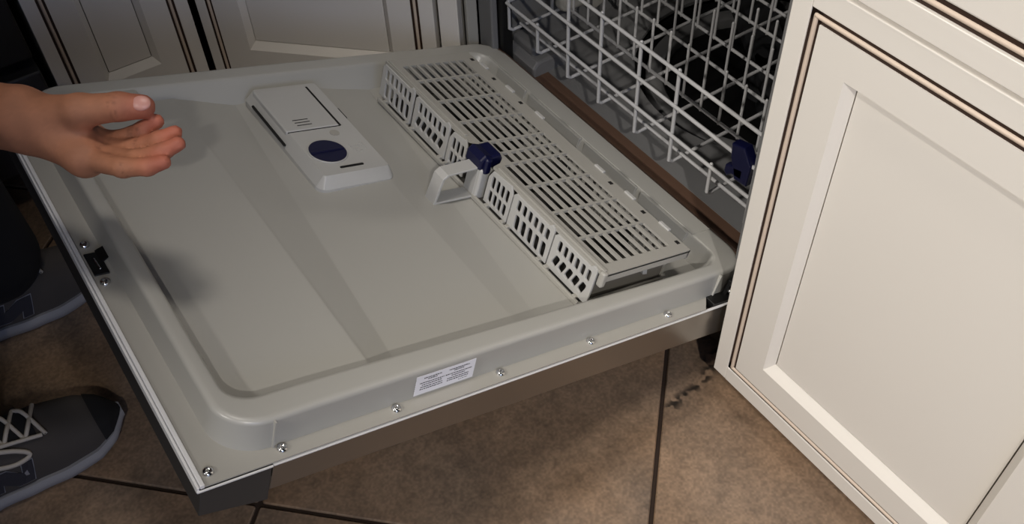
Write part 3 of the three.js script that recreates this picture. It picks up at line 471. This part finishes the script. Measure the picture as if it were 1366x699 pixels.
  const shirt = infl([cap(mixp(B.hip, B.chest, .1), B.chest, .165, .165), cap(B.shL, B.shR, .09, .09), cap(B.chest, mixp(B.chest, B.neck, .7), .11, .075), cap(B.shL, mixp(B.shL, J.elbow, .85), .075, .068), cap(B.shR, B.elR, .075, .062), cap(B.elR, mixp(B.elR, B.haR, .6), .06, .048)], .04);
  mesh('sweatshirt', fix(netMesh(shirt, [-.76, .5, -1.34], [.06, 1.16, -.62], .013)), M.shirt, t);
  const hair = netMesh((x, y, z) => Math.max(cap(mixp(B.head, B.head, 0, [-.012, .028, 0]), mixp(B.head, B.head, 0, [.02, .03, 0]), .096, .085)(x, y, z), (x - B.head[0]) * .8 - (y - B.head[1]) * .6 - .02), [-.25, .98, -1.14], [.06, 1.26, -.86], .009); mesh('hair', fix(hair), mat(0x1a120c, .8), t);

  // running shoes: built with heel at x = 0, toe at +x, outer side at +z
  const suede = mat(0x47423e, .95), suedeDark = mat(0x1c1b1c, .9), rubber = mat(0x8f8e90, .7), blk = mat(0x0c0c0d, .8), lacem = mat(0xb8b0a4, .9), nPale = mat(0x858488, .6), nDark = mat(0x2e2d33, .8);
  const hw = x => { const q = [[0, .020], [.02, .031], [.06, .034], [.12, .036], [.17, .043], [.21, .047], [.25, .043], [.275, .031], [.290, .013], [.295, .004]]; for (let i = 0; i + 1 < q.length; i++) if (x <= q[i + 1][0]) { const f = (x - q[i][0]) / (q[i + 1][0] - q[i][0]), s = f * f * (3 - 2 * f); return q[i][1] + (q[i + 1][1] - q[i][1]) * (i < 5 ? s : f); } return .004; };
  const topY = x => { const q = [[0, .085], [.03, .092], [.07, .086], [.10, .098], [.14, .098], [.18, .086], [.22, .072], [.255, .060], [.28, .046], [.295, .030]]; for (let i = 0; i + 1 < q.length; i++) if (x <= q[i + 1][0]) { const f = (x - q[i][0]) / (q[i + 1][0] - q[i][0]); return q[i][1] + (q[i + 1][1] - q[i][1]) * f; } return .03; };
  const soleTop = x => .020 + .006 * Math.max(0, 1 - x / .12) + .010 * Math.max(0, (x - .23) / .065) ** 2, soleBot = x => .001 + .016 * Math.max(0, (x - .22) / .075) ** 2;
  const cz = x => -.008 * Math.sin(Math.PI * Math.max(0, x - .05) / .26);          // curved last
  const upperPt = (x, a) => { const b = soleTop(x) - .003, H = topY(x) - b, c = Math.cos(a), s = Math.sin(a), w = hw(x) * .97; return [x, b + H * Math.pow(Math.max(0, s), .62), cz(x) + w * Math.sign(c) * Math.pow(Math.abs(c), .75)]; };
  function shoe(pos, turn, mirror) {
    const g = new THREE.Group(); g.name = 'shoe'; g.position.set(pos[0] + off.x, pos[1], pos[2] + off.z); g.rotation.y = turn; t.add(g);
    const mz = mirror ? -1 : 1, nx = 56, na = 28, add = (n, geo, m) => { const o = mesh(n, geo, m, g); return o; };
    const grid = (x0, x1, fn) => { const P = [], I = []; for (let i = 0; i <= nx; i++) for (let j = 0; j <= na; j++) { const p = fn(x0 + (x1 - x0) * i / nx, j / na); P.push(p[0], p[1], p[2] * mz); } for (let i = 0; i < nx; i++) for (let j = 0; j < na; j++) { const a = i * (na + 1) + j, b = a + 1, c = a + na + 1, d = c + 1; mz > 0 ? I.push(a, b, c, b, d, c) : I.push(a, c, b, b, c, d); } const q = new THREE.BufferGeometry(); q.setAttribute('position', new THREE.Float32BufferAttribute(P, 3)); q.setIndex(I); q.computeVertexNormals(); return q; };
    add('upper', [grid(0, .295, (x, v) => upperPt(x, Math.PI * v))], mat(0x47423e, .95, { side: THREE.DoubleSide }));
    add('toe_guard', [grid(.262, .2955, (x, v) => { const p = upperPt(Math.min(x, .295), Math.PI * v); return [p[0] + .0014, p[1] + .0008, cz(x) + (p[2] - cz(x)) * 1.03]; })], mat(0x151415, .9, { side: THREE.DoubleSide }));
    const ring = (yf, k) => (x, v) => { const a = v * Math.PI * 2, w = hw(x) + .003; return [x + (x < .02 ? -.003 : 0), yf(x), cz(x) + w * k * Math.cos(a)]; };
    const sole = []; for (const s of [-1, 1]) sole.push(grid(-.002, .2975, (x, v) => { const xc = Math.max(0, Math.min(.295, x)), b = soleBot(xc), tt = soleTop(xc); return [x, b + (tt - b) * v, cz(xc) + s * (hw(xc) + .003 + .0035 * Math.sin(Math.PI * v))]; }));
    sole.push(grid(-.002, .2975, (x, v) => { const xc = Math.max(0, Math.min(.295, x)); return [x, soleTop(xc), cz(xc) + (2 * v - 1) * (hw(xc) + .003)]; }), grid(-.002, .2975, (x, v) => { const xc = Math.max(0, Math.min(.295, x)); return [x, soleBot(xc), cz(xc) + (2 * v - 1) * (hw(xc) + .003)]; }));
    add('midsole', sole, mat(0x8f8e90, .7, { side: THREE.DoubleSide }));
    add('tongue', [grid(.075, .20, (x, v) => { const p = upperPt(x, Math.PI * (.36 + .28 * v)); return [p[0], p[1] + .0025, p[2]]; })], mat(0x121214, .95, { side: THREE.DoubleSide }));
    const on = (x, a, l = .003) => { const p = upperPt(x, a); return [p[0], p[1] + l, (p[2]) * mz]; };
    for (let k = 0; k < 5; k++) { const x = .095 + k * .023; for (const s of [1, -1]) { const A = Math.PI / 2 - s * .52, Bq = Math.PI / 2 + s * .5; add('lace', tube([on(x, A, .003), on(x + .010, Math.PI / 2 - s * .15, .0065), on(x + .022, Bq, .003)], .0028, 14, 6), lacem); const e = on(x, A, .002); add('eyelet', new THREE.TorusGeometry(.0036, .0014, 6, 12).rotateX(Math.PI / 2 - s * .6 * mz).translate(...e), blk); } }
    add('lace', tube([on(.118, Math.PI / 2, .008), on(.140, .95, .008), on(.172, .72, .007), on(.183, .52, .006), on(.165, .40, .005), on(.14, .45, .005), on(.12, .62, .006), on(.112, 1.0, .007)], .003, 60, 6), lacem);
    add('lace', tube([on(.112, Math.PI / 2, .009), on(.10, 1.0, .008), on(.075, .7, .008), on(.05, .62, .008)], .003, 30, 6), lacem);
    add('lace', tube([on(.115, 1.35, .008), on(.15, 1.0, .008), on(.175, .98, .007), on(.205, 1.02, .006)], .0026, 30, 6), lacem);
    // emblem: a slanted letter N in outline on both flanks
    for (const sd of [1, -1]) {
      const L = (pts, d, m, nm, lift) => { const sh = new THREE.Shape(pts.map(p => V(p[0], p[1], 0))); const q = new THREE.ExtrudeGeometry(sh, { depth: d, bevelEnabled: false }); const pa = q.attributes.position; for (let i = 0; i < pa.count; i++) { const X = pa.getX(i), Yv = pa.getY(i), zz = pa.getZ(i); const y = .0265 + Yv, b = soleTop(X) - .003, Hh = topY(X) - b, s = Math.min(.98, Math.pow(Math.max(.02, (y - b) / Hh), 1 / .62)), c = Math.sqrt(1 - s * s); pa.setXYZ(i, X, y, (cz(X) + sd * (hw(X) * .97 * Math.pow(c, .75) + .0006 + lift + zz)) * mz); }
        const flip = sd * mz < 0; if (flip) { const n = q.toNonIndexed(), pp = n.attributes.position; for (let i = 0; i < pp.count; i += 3) { const a = [pp.getX(i + 1), pp.getY(i + 1), pp.getZ(i + 1)]; pp.setXYZ(i + 1, pp.getX(i + 2), pp.getY(i + 2), pp.getZ(i + 2)); pp.setXYZ(i + 2, ...a); } n.computeVertexNormals(); add(nm, n, m); } else { q.computeVertexNormals(); add(nm, q, m); } };
      const dense = (pts) => { const o = []; pts.forEach((p, i) => { const n = pts[(i + 1) % pts.length]; for (let k = 0; k < 6; k++) o.push([p[0] + (n[0] - p[0]) * k / 6, p[1] + (n[1] - p[1]) * k / 6]); }); return o; };
      const N = (o) => { const S = y => .28 * y, x0 = .122, w = .050; let q = [[0 - o, 0 - o], [.013 + o, 0 - o], [.013 + o * .6, .013], [.031, -.0 - o], [.050 + o, 0 - o], [.050 + o, .033 + o], [.037 - o, .033 + o], [.037 - o * .6, .020], [.019, .033 + o], [0 - o, .033 + o]]; if (sd < 0) q = q.map(p => [.05 - p[0], p[1]]).reverse(); return dense(q.map(p => [x0 + p[0] + S(p[1]), p[1]])); };
      L(N(.0012), .0006, nPale, 'emblem_outline', 0); L(N(0), .0010, nDark, 'emblem', .0003);
    }
    return g;
  }
  shoe([-.338, 0, -.885], .03, false);
  shoe([-.262, 0, -1.165], .05, true);
}
scene.traverse(o => { if (o.isMesh) { o.castShadow = true; o.receiveShadow = true; } });
renderer.render(scene, camera);
